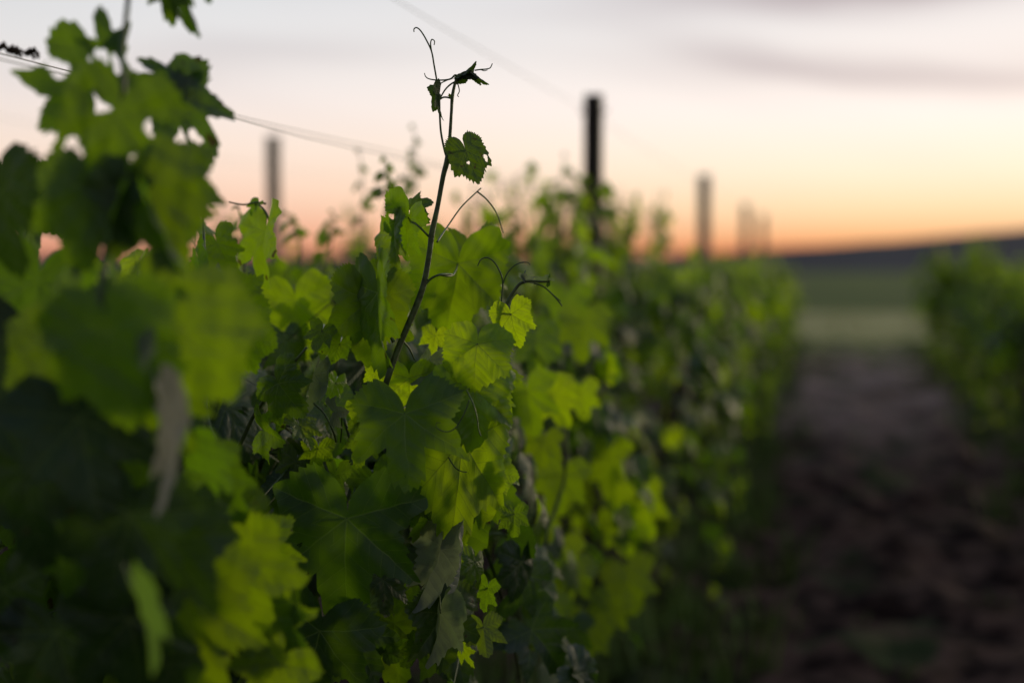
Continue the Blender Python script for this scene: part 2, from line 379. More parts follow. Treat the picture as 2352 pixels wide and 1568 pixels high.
# ------------------------------------------------------------------ automatic vine
def grow(seed, height=1.36, n_up=10, n_dr=6, halfy=.55, tall=2):
    """shoots and leaves of one plant, around (0,0,0): returns [(points, r0, r1)], [(junction, matrix3, size, young, lib, shoot)]"""
    rnd = random.Random(seed); shoots = []; leaves = []
    for s in range(n_up + n_dr):
        by = rnd.uniform(-halfy, halfy); side = rnd.choice((-1, 1))
        b = Vector((rnd.uniform(-.05, .05), by, .72))
        if s < n_up:
            top = (height + rnd.uniform(-.12, .06)) if s >= tall else height + rnd.uniform(.10, .34)
            lx = rnd.uniform(-.20, .20); ly = rnd.uniform(-.2, .2); n = 6
            pts = [b + Vector((lx * (q / n) ** .7 + rnd.uniform(-.02, .02), ly * q / n + rnd.uniform(-.02, .02), (top - .72) * q / n)) for q in range(n + 1)]
        else:
            h = rnd.uniform(.25, .5); o = rnd.uniform(.22, .40) * side; ly = rnd.uniform(-.3, .3); e = rnd.uniform(.2, .78)
            pts = [b, b + Vector((o * .3, ly * .2, h * .7)), b + Vector((o * .65, ly * .5, h)), b + Vector((o * .95, ly * .8, h * .75)),
                   b + Vector((o * 1.1, ly, h * .75 - e * .6)), b + Vector((o * 1.1, ly * 1.05, h * .75 - e * 1.05))]
        shoots.append((pts, .0045, .0015))
        P, _ = smooth_path(pts, [0] * len(pts), 6)
        acc = 0; k = 0; tot = sum((P[i + 1] - P[i]).length for i in range(len(P) - 1)); run = 0
        for i in range(len(P) - 1):
            sl_ = (P[i + 1] - P[i]).length; run += sl_; acc += sl_
            if acc < .055: continue
            acc = 0; k += 1; p = P[i + 1]; f = run / tot
            for rep in range(1 + (rnd.random() < .55) + (rnd.random() < .25)):
                sd_ = side if s >= n_up and rnd.random() < .75 else rnd.choice((-1, 1))
                out = Vector((sd_, rnd.uniform(-.6, .6), 0)).normalized()
                size = rnd.uniform(.065, .095) * (1 - .55 * max(0, f - .72) / .28) * (.75 if rep else 1)
                tip = Vector((0, 0, -1)) + out * rnd.uniform(-.1, .9) + Vector((rnd.uniform(-.4, .4), rnd.uniform(-.5, .5), rnd.uniform(-.2, .5)))
                nrm = out * rnd.uniform(.4, 1.2) + Vector((rnd.uniform(-.5, .5), rnd.uniform(-.6, .4), rnd.uniform(0, .9)))
                m3 = frame(tip, nrm)
                j = p + out * rnd.uniform(.02, .09) + Vector((0, 0, rnd.uniform(-.03, .03))) + Vector((0, rnd.uniform(-.04, .04), 0))
                young = min(1, max(0, (f - .55) * 1.6 * rnd.uniform(.3, 1.2))) if s < n_up else rnd.choice((0, 0, .15, .4, .7)) * f
                leaves.append((j, m3, size, young, rnd.randrange(NLIB), s, p))
    return shoots, leaves

def add_leaf(mb, lod, j, m3, size, young, li, tint, p=None):
    v, l, t, uv = lib(lod, li); A = np.array(m3) * size
    mb.add(v @ A.T + np.array(j), l, t, uv, young, tint)
    if p is not None:                                                    # its stalk, down to the cane
        e = p - j; mid = j + e * .5 - Vector((0, 0, e.length * .15)); d1 = e.cross(Vector((0, 0, 1))); d1 = d1.normalized() * .0011 if d1.length > 1e-6 else Vector((.0011, 0, 0))
        d2 = e.cross(d1).normalized() * .0011; V = [q + o_ for q in (j, mid, p) for o_ in (d1, d2 - d1 * .5, -d2 - d1 * .5)]
        mb.add([tuple(q) for q in V], [i * 3 + k for i in (0, 1) for c in range(3) for i, k in ((i, c), (i, (c + 1) % 3), (i + 1, (c + 1) % 3), (i + 1, c))], [4] * 6, mat=1)

def trunk_mesh(seed):
    rnd = random.Random(seed); mb = MB()
    pts = [Vector((0, 0, -.05))] + [Vector((rnd.uniform(-.04, .04), rnd.uniform(-.04, .04), z)) for z in (.12, .28, .42, .56, .68)] + [Vector((0, 0, .73))]
    tube(mb, pts, [.045, .036, .030, .032, .028, .034, .026], 12, 6, bumpy=.45, seed=seed); return mb.mesh('trunk', [MAT_BARK])
def cordon_mesh(seed):
    rnd = random.Random(seed + 5); mb = MB()
    pts = [Vector((rnd.uniform(-.02, .02), y, .71 + rnd.uniform(-.02, .02))) for y in (-.5, -.35, -.18, 0, .18, .35, .5)]
    tube(mb, pts, [.008, .013, .017, .022, .017, .013, .008], 9, 5, bumpy=.5, seed=seed); return mb.mesh('cordon', [MAT_BARK])

ORD = ['first', 'second', 'third', 'fourth', 'fifth', 'sixth', 'seventh', 'eighth', 'ninth', 'tenth', 'eleventh', 'twelfth', 'thirteenth', 'fourteenth', 'fifteenth', 'sixteenth', 'seventeenth', 'eighteenth', 'nineteenth', 'twentieth']
ROWX = -0.82

# far plants: six modelled, the rest copies of them
def far_vine(seed, lod, **kw):
    root = link('grapevine', None)
    link('trunk', trunk_mesh(seed), root); link('cordon', cordon_mesh(seed), root)
    sh, lv = grow(seed, **kw)
    for pts, r0, r1 in sh:
        mb = MB(); tube(mb, pts, [r0, r1], 5, 2); link('shoot', mb.mesh('shoot', [MAT_SHOOT]), root)
    mb = MB(); rnd = random.Random(seed)
    for (j, m3, size, young, li, s, p) in lv: add_leaf(mb, lod, j, m3, size, min(1, young * YG + rnd.choice((0, 0, .1, .3)) * (YG > 1)), li, rnd.random(), p)
    link('foliage', mb.mesh('foliage', [MAT_LEAF, MAT_TENDRIL]), root)
    return root
def copy_vine(src):
    r = src.copy(); COL.objects.link(r)
    for ch in list(src.children):
        c = ch.copy(); COL.objects.link(c); c.parent = r
    return r
YG = 1.4
PROTO = [far_vine(11, 'mid', height=1.50, tall=0, n_up=15, n_dr=11), far_vine(12, 'mid', height=1.52, tall=1, n_up=17, n_dr=11), far_vine(13, 'low', height=1.24, tall=0, n_dr=11), far_vine(14, 'low', height=1.22, tall=0, n_dr=11), far_vine(15, 'low', height=1.25, tall=1, n_dr=11)]
PROTO.append(far_vine(16, 'low', height=1.28, tall=5, n_up=12)); YG = 1.3; PROTO.append(far_vine(17, 'low', height=1.12, tall=4, n_dr=12)); PROTO.append(far_vine(18, 'low', height=1.06, tall=4, n_dr=12))
used = set()
def place(pi, x, y, flip, label, group):
    sc = 1.0
    if pi in (6, 7): sc = random.Random(int(y * 10)).uniform(.84, 1.08)
    o = PROTO[pi] if pi not in used else copy_vine(PROTO[pi]); used.add(pi)
    o.location = (x, y, 0); o.rotation_euler = (0, 0, math.pi if flip else 0); o.scale = (sc * 1.05, 1, sc)
    tag(o, label, 'grapevine', group); return o

rr = random.Random(4)
for i, y in enumerate([4.3, 5.3] + [6.3 + k for k in range(13)]):
    place([0, 1][i % 2] if i < 2 else 2 + i % 3, ROWX + rr.uniform(-.03, .03), y, i % 2 == 1 if i > 1 else False,
          ('blurred leafy grapevine in the main row, just in front of the dark steel post' if i == 0 else
           'blurred leafy grapevine in the main row, growing right at the dark steel post' if i == 1 else
           'blurred grapevine of the main row, the %s plant beyond the dark steel post' % ORD[i - 2]), 'grapevines of the main row beyond the focus')
for i in range(13):
    place(6 + i % 2, 1.50 + rr.uniform(-.12, .12), 5.2 + i, i % 2 == 0,
          'blurred grapevine across the dark soil aisle, %s from the near end of the right row' % ORD[i], 'grapevines of the row right of the aisle')
for i in range(15):
    place(5 if i % 2 == 0 else 3, -3.12 + rr.uniform(-.04, .04), 4.6 + i, i % 2 == 0,
          'faint blurred grapevine behind the main row, %s from the near end of the left row' % ORD[i], 'grapevines of the row behind on the left')

# ------------------------------------------------------------------ near plants of the main row
def keep_leaf(j, size):
    px, py, d = proj(j)
    if d < 1.2 or (px < 260 and py > 850 and d < 1.6): return False
    r = size * F / d
    if d < 1.95 and px + r * .8 > 640 and py < 1600: return False if d < 1.85 else (py > 560)
    if d < 1.35 and px + r > 470: return False
    if px > 450 and d < 4.0 and py - r * .6 < 540: return False
    if px > 1500 and d < 4 and py < 1100: return False
    if px <= 450 and py < 640 and d < 1.9: return False
    return True

def near_vine(y, seed, label, **kw):
    base = Vector((ROWX, y, 0)); root = link('grapevine', None, loc=base)
    tag(root, label, 'grapevine', 'near grapevines of the main row')
    link('trunk', trunk_mesh(seed), root); link('cordon', cordon_mesh(seed), root)
    sh, lv = grow(seed, **kw); so_ = []
    for pts, r0, r1 in sh:
        ptsw = []
        for p in pts:
            px, py, d = proj(p + base)
            if (px > 450 and py < 545) and d < 4: break
            if d < .8 or (d < 1.7 and px > 250): break
            ptsw.append(p)
        if len(ptsw) < 2: so_.append(None); continue
        mb = MB(); tube(mb, ptsw, [r0, r1], 7, 4); so_.append(link('shoot', mb.mesh('shoot', [MAT_SHOOT]), root))
    lv = [q for q in lv if keep_leaf(q[0] + base, q[2])]
    # those nearest the camera side show largest
    lv.sort(key=lambda q: -(q[0].x * 2 - proj(q[0] + base)[2] * .15))
    cnt = 0; mb = MB(); rnd = random.Random(seed)
    for (j, m3, size, young, li, s, p) in lv:
        if cnt < 60 and so_[s] is not None:
            yb = 0. if young < .2 else (.35 if young < .6 else .8)
            o = link('leaf', lib_mesh(li, yb), so_[s]); o.matrix_local = Matrix.Translation(j) @ (m3.to_4x4() @ Matrix.Scale(size, 4)); cnt += 1
        else: add_leaf(mb, 'mid', j, m3, size, young, li, rnd.random(), p)
    if mb.v: link('foliage', mb.mesh('foliage', [MAT_LEAF, MAT_TENDRIL]), root)
    return root
VINE_A = near_vine(1.00, 21, 'grapevine at the left edge with huge blurred leaves riddled with holes', height=1.34, n_up=12, n_dr=10, tall=0)
VINE_B = near_vine(2.00, 22, 'sharp grapevine with one tall bare shoot and curling tendrils against the sky', height=1.34, n_up=14, n_dr=12, tall=0)
VINE_C = near_vine(3.10, 23, 'slightly blurred grapevine right behind the sharp plant, bright leaves low down', height=1.34, n_up=14, n_dr=12, tall=0)

# ------------------------------------------------------------------ leaves set out one by one
HERO = {}
def rd(key, d): return 1.72 - (1.72 - d) * .76 if key in ('huge', 'front') and d < 1.72 else d
def shoot(key, vine, pts, rad, mat=MAT_SHOOT, n=5):
    pts = [(a_, b_, rd(key, c_)) for a_, b_, c_ in pts]
    """pts: (px,py,d)"""
    mb = MB(); w = [at(*p) for p in pts]
    tube(mb, w, rad, 10, n, origin=vine.location, bumpy=.10)
    o = link('shoot', mb.mesh('shoot', [mat]), vine); HERO[key] = (o, vine); return o
def tendril(key, pts, rad=(.0011, .0006)):
    o, vine = HERO[key]; mb = MB(); w = [at(*p) for p in pts]
    tube(mb, w, list(rad), 6, 6, origin=vine.location)
    return link('tendril', mb.mesh('tendril', [MAT_TENDRIL]), o)
def leaf(key, J, tip, d, tilt=0, yaw=0, pet=None, under=False, young=0., seed=1, pr=.0014, M=300, rings=22, label=None, **kw):
    d = rd(key, d); pet = [(a_, b_, rd(key, c_)) for a_, b_, c_ in pet] if pet else pet
    o, vine = HERO[key]
    dx, dy = tip[0] - J[0], tip[1] - J[1]; Lp = math.hypot(dx, dy)
    c, s = math.cos(R(tilt)), math.sin(R(tilt))
    T0 = (CR * dx - CU * dy).normalized(); toc = -CF
    T = T0 * c + toc * s; Nn = toc * c - T0 * s
    Nn = Matrix.Rotation(R(yaw), 3, T) @ Nn
    if under: Nn = -Nn
    m3 = frame(T, Nn); size = Lp * d / F / max(c, .35)
    hp = kw.pop('hpx', None)
    if hp:
        tx, ty = dx / Lp, dy / Lp
        kw['holes'] = [(((hx - J[0]) * -ty + (hy - J[1]) * tx) / Lp / kw.get('sx', 1), ((hx - J[0]) * tx + (hy - J[1]) * ty) / Lp, hr / Lp, hx) for hx, hy, hr in hp]
    v, l, t, uv = leaf_arrays(seed, M, rings, **kw)
    jw = at(J[0], J[1], d); A = np.array(m3) * size
    rel = jw - vine.location
    mb = MB(); mb.add(v @ A.T, l, t, uv, young, (seed * .37) % 1)
    if pet:
        q = [at(*p) - jw for p in pet]; tube(mb, [Vector((0, 0, 0))] + q, [pr * .8, pr], 7, 4, mat=1)
    ob = link('leaf', mb.mesh('leaf', [MAT_LEAF, MAT_TENDRIL]), o, rel)
    if label: ob['label'] = label
    return ob

D = 1.72
# main upright shoot and its tip
shoot('main', VINE_B, [(850, 1010, 1.78), (868, 940, 1.76), (885, 885, D), (905, 826, D), (927, 770, D), (957, 700, D), (975, 645, D), (987, 575, D), (992, 535, D), (1005, 475, D), (1018, 405, D), (1028, 366, D), (1033, 320, D), (1037, 255, D), (1039, 222, D), (1046, 188, D), (1053, 176, D), (1066, 166, D), (1084, 163, D - .01)],
      [.0040, .0040, .0039, .0040, .0036, .0041, .0037, .0034, .0037, .0030, .0031, .0036, .0022, .0019, .0022, .0016, .0016, .0011, .0008])
tendril('main', [(1028, 368, D), (1021, 345, D), (1013, 305, D), (1010, 262, D), (1009, 225, D), (1004, 190, D), (997, 150, D), (991, 118, D), (978, 90, D), (966, 71, D), (957, 64, D), (951, 67, D), (951, 74, D)], (.0016, .0007))
tendril('main', [(991, 118, D), (989, 100, D), (992, 91, D), (998, 95, D), (997, 104, D)], (.0010, .0006))
tendril('main', [(1052, 176, D), (1045, 173, D), (1036, 181, D), (1022, 184, D), (1000, 184, D), (984, 181, D), (977, 175, D), (975, 168, D)], (.0013, .0005))
tendril('main', [(1030, 183, D), (1012, 192, D), (1000, 204, D), (995, 213, D), (1000, 218, D)], (.0008, .0005))
tendril('main', [(1050, 186, D), (1035, 194, D), (1022, 207, D), (1011, 226, D)], (.0011, .0009))
tendril('main', [(1038, 227, D), (1028, 224, D), (1018, 224, D), (1010, 229, D)], (.0012, .0010))
tendril('main', [(1053, 180, D), (1068, 178, D), (1086, 181, D), (1098, 188, D), (1103, 197, D)], (.0010, .0005))
tendril('main', [(1048, 184, D), (1053, 198, D), (1055, 210, D), (1051, 219, D), (1054, 223, D)], (.0009, .0005))
tendril('main', [(1090, 162, D), (1104, 160, D), (1117, 159, D), (1126, 156, D), (1131, 146, D)], (.0009, .0006))
tendril('main', [(1104, 160, D), (1112, 163, D), (1120, 161, D)], (.0007, .0004))
leaf('main', (1060, 171), (1101, 147), D, 10, 68, young=2, seed=31, sx=0.6, M=120, rings=8, fold=.9, cx=.8, cy=.5, wave=.12)
leaf('main', (1064, 168), (1105, 172), D, 20, -60, young=2, seed=32, sx=0.55, under=True, M=120, rings=8, fold=.9, cx=.6, cy=-.5, wave=.12)
leaf('main', (1094, 172), (1124, 198), D, 0, 70, young=2, seed=33, sx=0.5, M=120, rings=8, fold=1.1, cx=.8, cy=.4, wave=.1, pet=[(1078, 166, D)])
leaf('main', (1010, 216), (1002, 286), D, 5, 74, young=2, seed=34, sx=0.38, M=120, rings=8, fold=1.2, cx=.9, cy=.8, wave=.12, pet=[(1012, 228, D)])
leaf('main', (1034, 222), (1031, 214), D, 5, 20, young=.3, seed=35, M=100, rings=5, fold=.5, cx=.5, cy=.5)
leaf('main', (1070, 345), (1106, 426), D - .01, 8, -18, young=.12, seed=38, fold=.05, cx=.5, cy=.45, wave=.05, depth=.35, open_=.4,
     sx=.82, hpx=[(1117, 359, 7), (1076, 374, 4)], pet=[(1050, 352, D), (1031, 366, D)], label='small olive leaf with two holes on the tall shoot')
leaf('main', (1036, 362), (1040, 352), D, 5, 20, young=.2, seed=36, M=100, rings=5, fold=.6, cx=.5, cy=.5)
# folded grey-green leaf left of the shoot
leaf('main', (938, 500), (905, 612), D + .03, -20, 42, young=.12, seed=40, fold=.55, cx=.9, cy=.7, wave=.08, pet=[(962, 520, D), (985, 543, D)], sx=1.05, holes=[(.3, .1, .06, 1)])
leaf('main', (952, 478), (990, 452), D + .06, 25, -30, young=.05, seed=41, fold=.3, cx=.9, cy=1.2, wave=.09, sx=1.1)
leaf('main', (905, 540), (912, 660), D + .05, 12, 60, young=.3, seed=42, fold=.4, cx=.8, cy=.3, wave=.08)
tendril('main', [(1004, 556, D), (1030, 517, D + .04), (1060, 475, D + .06), (1096, 440, D + .07), (1105, 432, D + .07)], (.0012, .0008))
tendril('main', [(1096, 440, D + .07), (1120, 460, D + .09), (1142, 492, D + .11), (1156, 535, D + .12)], (.0012, .0007))
tendril('main', [(975, 655, D), (990, 640, D), (1010, 631, D), (1038, 630, D + .02)], (.0018, .0013))
tendril('main', [(905, 785, D), (898, 775, D)], (.003, .0016))
tendril('main', [(925, 782, D), (940, 800, D + .02), (952, 826, D + .04)], (.0013, .0010))
# translucent leaf pair left
leaf('main', (848, 690), (836, 862), D + .03, -8, 14, young=.30, seed=44, fold=.05, cx=.7, cy=.5, wave=.05, sx=.98, open_=1.3, pet=[(852, 750, D + .1), (878, 800, D + .08)])
leaf('main', (868, 672), (872, 880), D + .01, 4, 62, young=.08, seed=45, fold=.45, cx=1.0, cy=.4, wave=.06, sx=.9)
leaf('main', (858, 640), (905, 700), D + .07, 0, 20, young=.55, seed=46, fold=.1, cx=.4, cy=.4, depth=.6)
# big translucent leaf right of the shoot, a little behind the focus
leaf('main', (1052, 605), (1030, 795), D + .16, -12, -18, young=.36, seed=47, fold=.15, cx=.6, cy=.5, wave=.06, depth=.7, pet=[(1040, 632, D + .05), (1010, 631, D + .02)])
leaf('main', (1085, 590), (1100, 745), D + .22, -10, -40, young=.30, seed=48, fold=.2, cx=.6, cy=.6, wave=.08)
leaf('main', (985, 640), (990, 730), D + .20, 10, 35, young=0, seed=49, fold=.3, cx=.8, cy=.6, under=True)
leaf('main', (870, 850), (866, 905), D + .08, 0, 15, young=.8, seed=50, fold=.2, cx=.4, cy=.5)
leaf('main', (985, 830), (960, 905), D + .07, 20, 50, young=-0.4, seed=51, fold=.5, cx=.7, cy=.8, under=True)
leaf('main', (1000, 770), (990, 820), D + .12, 0, 10, young=.9, seed=52, fold=.2, cx=.4, cy=.5)
# second, shorter shoot
shoot('side', VINE_B, [(960, 1030, D + .05), (1010, 965, D + .03), (1052, 918, D), (1078, 884, D + .01), (1112, 820, D + .01), (1145, 750, D), (1158, 712, D), (1172, 682, D), (1190, 656, D), (1200, 649, D), (1220, 645, D), (1245, 647, D), (1262, 647, D)],
      [.0028, .0028, .0028, .0026, .0023, .0020, .0026, .0020, .0018, .0018, .0014, .0012, .0010])
tendril('side', [(1152, 722, D), (1152, 690, D), (1155, 652, D), (1150, 628, D), (1136, 603, D), (1120, 592, D), (1105, 596, D), (1097, 611, D)], (.0013, .0007))
tendril('side', [(1155, 652, D), (1164, 630, D), (1180, 611, D), (1198, 603, D), (1213, 603, D), (1218, 609, D)], (.0010, .0007))
tendril('side', [(1226, 650, D), (1248, 658, D), (1268, 675, D), (1283, 692, D), (1291, 703, D)], (.0011, .0008))
tendril('side', [(1256, 664, D), (1272, 678, D), (1288, 692, D)], (.0007, .0006))
leaf('side', (1203, 644), (1238, 660), D, 0, 66, under=True, young=-0.8, seed=61, sx=0.5, M=120, rings=8, fold=1.0, cx=.7, cy=-.5, wave=.1)
leaf('side', (1208, 640), (1200, 619), D, 0, 62, under=True, young=-0.7, seed=62, sx=0.6, M=120, rings=8, fold=.8, cx=.7, cy=.9)
leaf('side', (1245, 645), (1276, 640), D, 10, 60, under=True, young=-0.6, seed=63, sx=0.5, M=120, rings=8, fold=.9, cx=.7, cy=.4, wave=.12)
leaf('side', (1256, 648), (1264, 626), D, 10, 66, young=0, seed=64, sx=0.6, M=120, rings=8, fold=.7, cx=.7, cy=.3)
leaf('side', (1174, 722), (1193, 804), D - .01, 6, 24, young=.78, seed=65, fold=.10, cx=.4, cy=.35, wave=.04, depth=.55, sx=.95, pet=[(1164, 718, D), (1154, 724, D)], holes=[(.34, .30, .05, 0)], label='small bright yellow-green leaf high on the short shoot')
leaf('side', (1096, 790), (1084, 905), D - .03, 14, 4, young=.66, seed=66, fold=-.02, cx=.75, cy=.7, wave=.03, depth=.25, sx=1.04, open_=.2, holes=[(.28, .25, .035, 1)], pet=[(1115, 800, D), (1122, 812, D)], label='yellow-green leaf with dark veins and one pinhole at mid height')
leaf('side', (1088, 893), (1092, 1046), D - .01, 6, -22, young=.50, seed=67, fold=.12, cx=.6, cy=.4, wave=.06, depth=.8, holes=[(-.34, .22, .05, 1)], pet=[(1075, 880, D)])
leaf('side', (1085, 868), (1180, 975), D + .03, 0, -10, young=.62, seed=68, fold=.08, cx=.4, cy=.5, wave=.05, depth=.7, open_=.4)
leaf('side', (1060, 850), (1012, 905), D + .04, 0, 10, young=.6, seed=69, fold=.1, cx=.4, cy=.5, depth=.7)
tendril('side', [(1085, 890, D), (1072, 895, D - .05), (1076, 903, D - .07), (1088, 930, D - .08), (1096, 960, D - .08), (1099, 985, D - .08), (1105, 1002, D - .08)], (.0010, .0006))
tendril('side', [(1078, 918, D - .08), (1066, 950, D - .08), (1048, 980, D - .08), (1030, 991, D - .08), (1012, 988, D - .08), (1002, 980, D - .08), (1003, 971, D - .08), (1012, 971, D - .08)], (.0010, .0005))
# big central leaf and its petiole
leaf('side', (930, 950), (938, 1132), D - .06, 16, 6, young=.16, seed=70, fold=.02, cx=.35, cy=.4, wave=.05, depth=1.0, sx=1.06, open_=1.9, holes=[(.03, .78, .02, 1)], pet=[(925, 938, D + .02), (965, 912, D + .04), (990, 890, D + .05)], label='large dark sharp leaf with pale veins at the centre')
leaf('side', (840, 1000), (812, 1078), D + .02, 10, 30, young=.15, seed=71, fold=.2, cx=.6, cy=.6)
leaf('side', (1062, 1012), (1038, 1275), D + .0, -2, -14, young=.62, seed=72, fold=.10, cx=.5, cy=.3, wave=.05, depth=.5, sx=.62, open_=.3)
leaf('side', (1085, 1030), (1130, 1222), D + .06, 0, -30, young=.6, seed=73, fold=.2, cx=.6, cy=.3, wave=.07, sx=.8)
leaf('side', (940, 868), (944, 960), D + .06, 0, 0, young=.75, seed=75, fold=.1, cx=.4, cy=.4, sx=1.1)
leaf('side', (1055, 1090), (1098, 1325), D + .08, 0, -30, young=.22, seed=74, fold=.2, cx=.6, cy=.5, wave=.06)
tendril('side', [(1030, 1050, D - .01), (1045, 1073, D - .02), (1060, 1082, D - .03), (1073, 1084, D - .03)], (.001, .0006))
# large dark leaf lower left, and those below
shoot('low', VINE_B, [(700, 1320, D + .1), (745, 1270, D + .08), (800, 1140, D + .12), (815, 1060, D + .12), (790, 960, D + .12)], [.003, .0022])
leaf('low', (797, 1190), (784, 1448), D - .02, 6, 8, young=.0, seed=80, fold=.04, cx=.4, cy=.4, wave=.06, depth=1.1, sx=1.02, open_=1.2, holes=[(.42, .26, .02, 1)], pet=[(806, 1160, D + .03), (815, 1120, D + .09)], label='large dark green leaf with pale veins, below left of the central leaf')
leaf('low', (735, 1448), (690, 1640), D - .04, 0, 12, young=0, seed=81, fold=.05, cx=.5, cy=.4, wave=.05, depth=.9, sx=1.05, label='near-black leaf with long pointed side lobe at the bottom edge')
leaf('low', (800, 1450), (880, 1580), D - .01, 0, -20, young=0, seed=82, fold=.05, cx=.4, cy=.5, wave=.05)
leaf('low', (770, 1090), (748, 1180), D + .04, 0, 40, young=.1, seed=83, fold=.3, cx=.5, cy=.5)
leaf('low', (905, 1430), (905, 1600), D + .12, 0, 10, young=.45, seed=84, fold=.1, cx=.6, cy=.5, wave=.06)
leaf('low', (880, 1500), (900, 1430), D + .05, 20, 30, young=.0, seed=85, fold=.4, cx=.8, cy=.9, under=True)
# pale curled leaf hanging on the right
leaf('low', (1010, 1262), (982, 1420), D + .01, 10, 58, young=-.75, under=True, seed=86, fold=.6, cx=1.3, cy=.5, wave=.12, sx=1.15, label='pale downy curled underside of a hanging leaf')
leaf('low', (1012, 1408), (1006, 1540), D, 0, 52, young=-0.55, under=True, seed=87, fold=.4, cx=.7, cy=.5, wave=.05)
leaf('low', (1018, 1410), (1035, 1560), D + .02, 0, -38, young=.18, seed=88, fold=.25, cx=.6, cy=.5, wave=.05)
tendril('low', [(1012, 1408, D), (1008, 1340, D + .02), (1010, 1262, D + .03)], (.0012, .0010))
leaf('low', (1000, 1130), (965, 1250), D + .14, 0, 40, young=0, seed=89, under=True, fold=.4, cx=.8, cy=.7)
leaf('low', (860, 1100), (885, 1200), D + .10, 0, -10, young=.1, seed=90, fold=.2, cx=.6, cy=.7)

sr = random.Random(31)                     # smaller layered leaves between the large ones
for i, (jx, jy, ln, yg) in enumerate([(905, 1120, 75, .1), (960, 1150, 60, 0), (980, 1090, 55, .3), (880, 1330, 80, .15), (930, 1360, 60, .4), (680, 1060, 70, .1), (730, 1030, 60, .4), (640, 1100, 60, 0), (1090, 1290, 70, .4), (1120, 1350, 60, .1), (1050, 1240, 60, .3), (1150, 1090, 65, .5), (1180, 1180, 60, .2),
                                     (820, 930, 45, .5), (770, 880, 60, .3), (690, 980, 60, .6), (1130, 960, 50, .6), (1110, 1440, 70, .3), (1060, 1480, 60, .6), (960, 1480, 70, .2), (850, 1490, 60, .1), (650, 940, 60, .2), (780, 790, 60, .5), (740, 760, 55, .3)]):
    a = sr.uniform(.9, 2.2); leaf('low', (jx, jy), (jx + ln * math.cos(a), jy + ln * math.sin(a)), D + sr.uniform(.01, .10), sr.uniform(-20, 35), sr.uniform(-60, 60), young=yg, seed=500 + i, fold=sr.uniform(0, .5), cx=sr.uniform(.3, 1.1), cy=sr.uniform(.2, .9), wave=.08, M=160, rings=9, pet=[(jx + 4, jy - 14, D + .12)], under=(i % 6 == 5))
# left middle distance, just in front of the focus
shoot('left', VINE_A, [(505, 1150, 1.5), (500, 1030, 1.55), (478, 968, 1.56), (470, 880, 1.6), (465, 700, 1.7), (470, 590, 1.75), (463, 470, 1.8)], [.003, .0016])
leaf('left', (560, 770), (642, 795), 1.56, 0, 15, young=.3, seed=101, fold=.02, cx=.4, cy=.4, wave=.06, depth=.5, sx=1.5)
leaf('left', (540, 690), (625, 715), 1.60, 0, 10, young=.35, seed=102, fold=.05, cx=.4, cy=.4, wave=.05, depth=.5, sx=1.2)
leaf('left', (680, 690), (700, 830), 2.05, 0, 10, young=.4, seed=103, fold=.1, cx=.5, cy=.5, wave=.05)
leaf('left', (610, 530), (595, 670), 1.9, 10, 50, young=.25, seed=104, fold=.5, cx=.8, cy=.5, wave=.08)
leaf('left', (500, 560), (540, 640), 1.85, 10, 20, young=.5, seed=105, fold=.2, cx=.6, cy=.5)
leaf('left', (455, 600), (470, 690), 1.6, 10, 60, young=.0, under=True, seed=106, fold=.4, cx=.8, cy=.7)
leaf('left', (720, 860), (700, 960), 1.75, 0, 66, young=-0.4, under=True, seed=107, fold=.7, cx=1.0, cy=.4)
leaf('left', (640, 880), (700, 960), 1.72, 30, 20, young=.05, seed=108, fold=.2, cx=.8, cy=.7)
leaf('left', (610, 990), (660, 1010), 1.7, 55, 20, young=.1, seed=109, fold=.5, cx=.6, cy=.4)
leaf('left', (770, 945), (800, 944), 1.7, 60, 10, young=-0.6, seed=110, fold=.5, cx=.8, cy=.4, M=120, rings=8)
tendril('left', [(720, 925, 1.72), (745, 950, 1.72), (765, 990, 1.72), (772, 1015, 1.74)], (.0014, .0012))
tendril('left', [(782, 1015, 1.74), (785, 980, 1.72), (784, 944, 1.7)], (.0010, .0010))
tendril('left', [(610, 468, 1.9), (590, 465, 1.9), (560, 470, 1.9), (525, 464, 1.9)], (.0016, .0010))
tendril('left', [(625, 545, 1.9), (615, 500, 1.9), (600, 475, 1.9), (585, 470, 1.9)], (.0018, .0012))
leaf('left', (590, 470), (570, 495), 1.9, 10, 40, young=.1, seed=111, fold=.6, cx=.8, cy=.7, M=120, rings=8)
# bright leaf with a brown spot, nearer than the focus
shoot('front', VINE_A, [(520, 1500, 1.15), (540, 1380, 1.2), (590, 1250, 1.27), (585, 1150, 1.35)], [.003, .002])
leaf('front', (590, 1262), (648, 1385), 1.45, 0, -8, young=.95, seed=120, fold=.02, cx=.3, cy=.2, wave=.04, depth=1.0, sx=1.1, label='bright yellow-green blurred leaf left of the large dark leaf')
leaf('front', (520, 1290), (600, 1480), 1.22, 0, 8, young=.45, seed=121, fold=.05, cx=.4, cy=.3, wave=.04, depth=.7, sx=1.1)
leaf('front', (600, 1420), (700, 1530), 1.28, 0, 5, young=.4, seed=122, fold=.05, cx=.4, cy=.3, wave=.04, sx=1.1)
leaf('front', (640, 1420), (712, 1500), 1.30, 30, 20, young=0, seed=123, fold=.3, cx=.4, cy=.3, wave=.04)
leaf('front', (430, 1370), (470, 1640), 1.15, 0, 5, young=.40, seed=124, fold=.05, cx=.4, cy=.3, wave=.05, depth=.8)
leaf('front', (640, 1520), (560, 1640), 1.25, 0, 5, young=.45, seed=125, fold=.05, cx=.4, cy=.3, wave=.05, depth=.8)
leaf('front', (500, 1090), (560, 1210), 1.22, 15, 20, young=.05, seed=126, fold=.2, cx=.5, cy=.6)
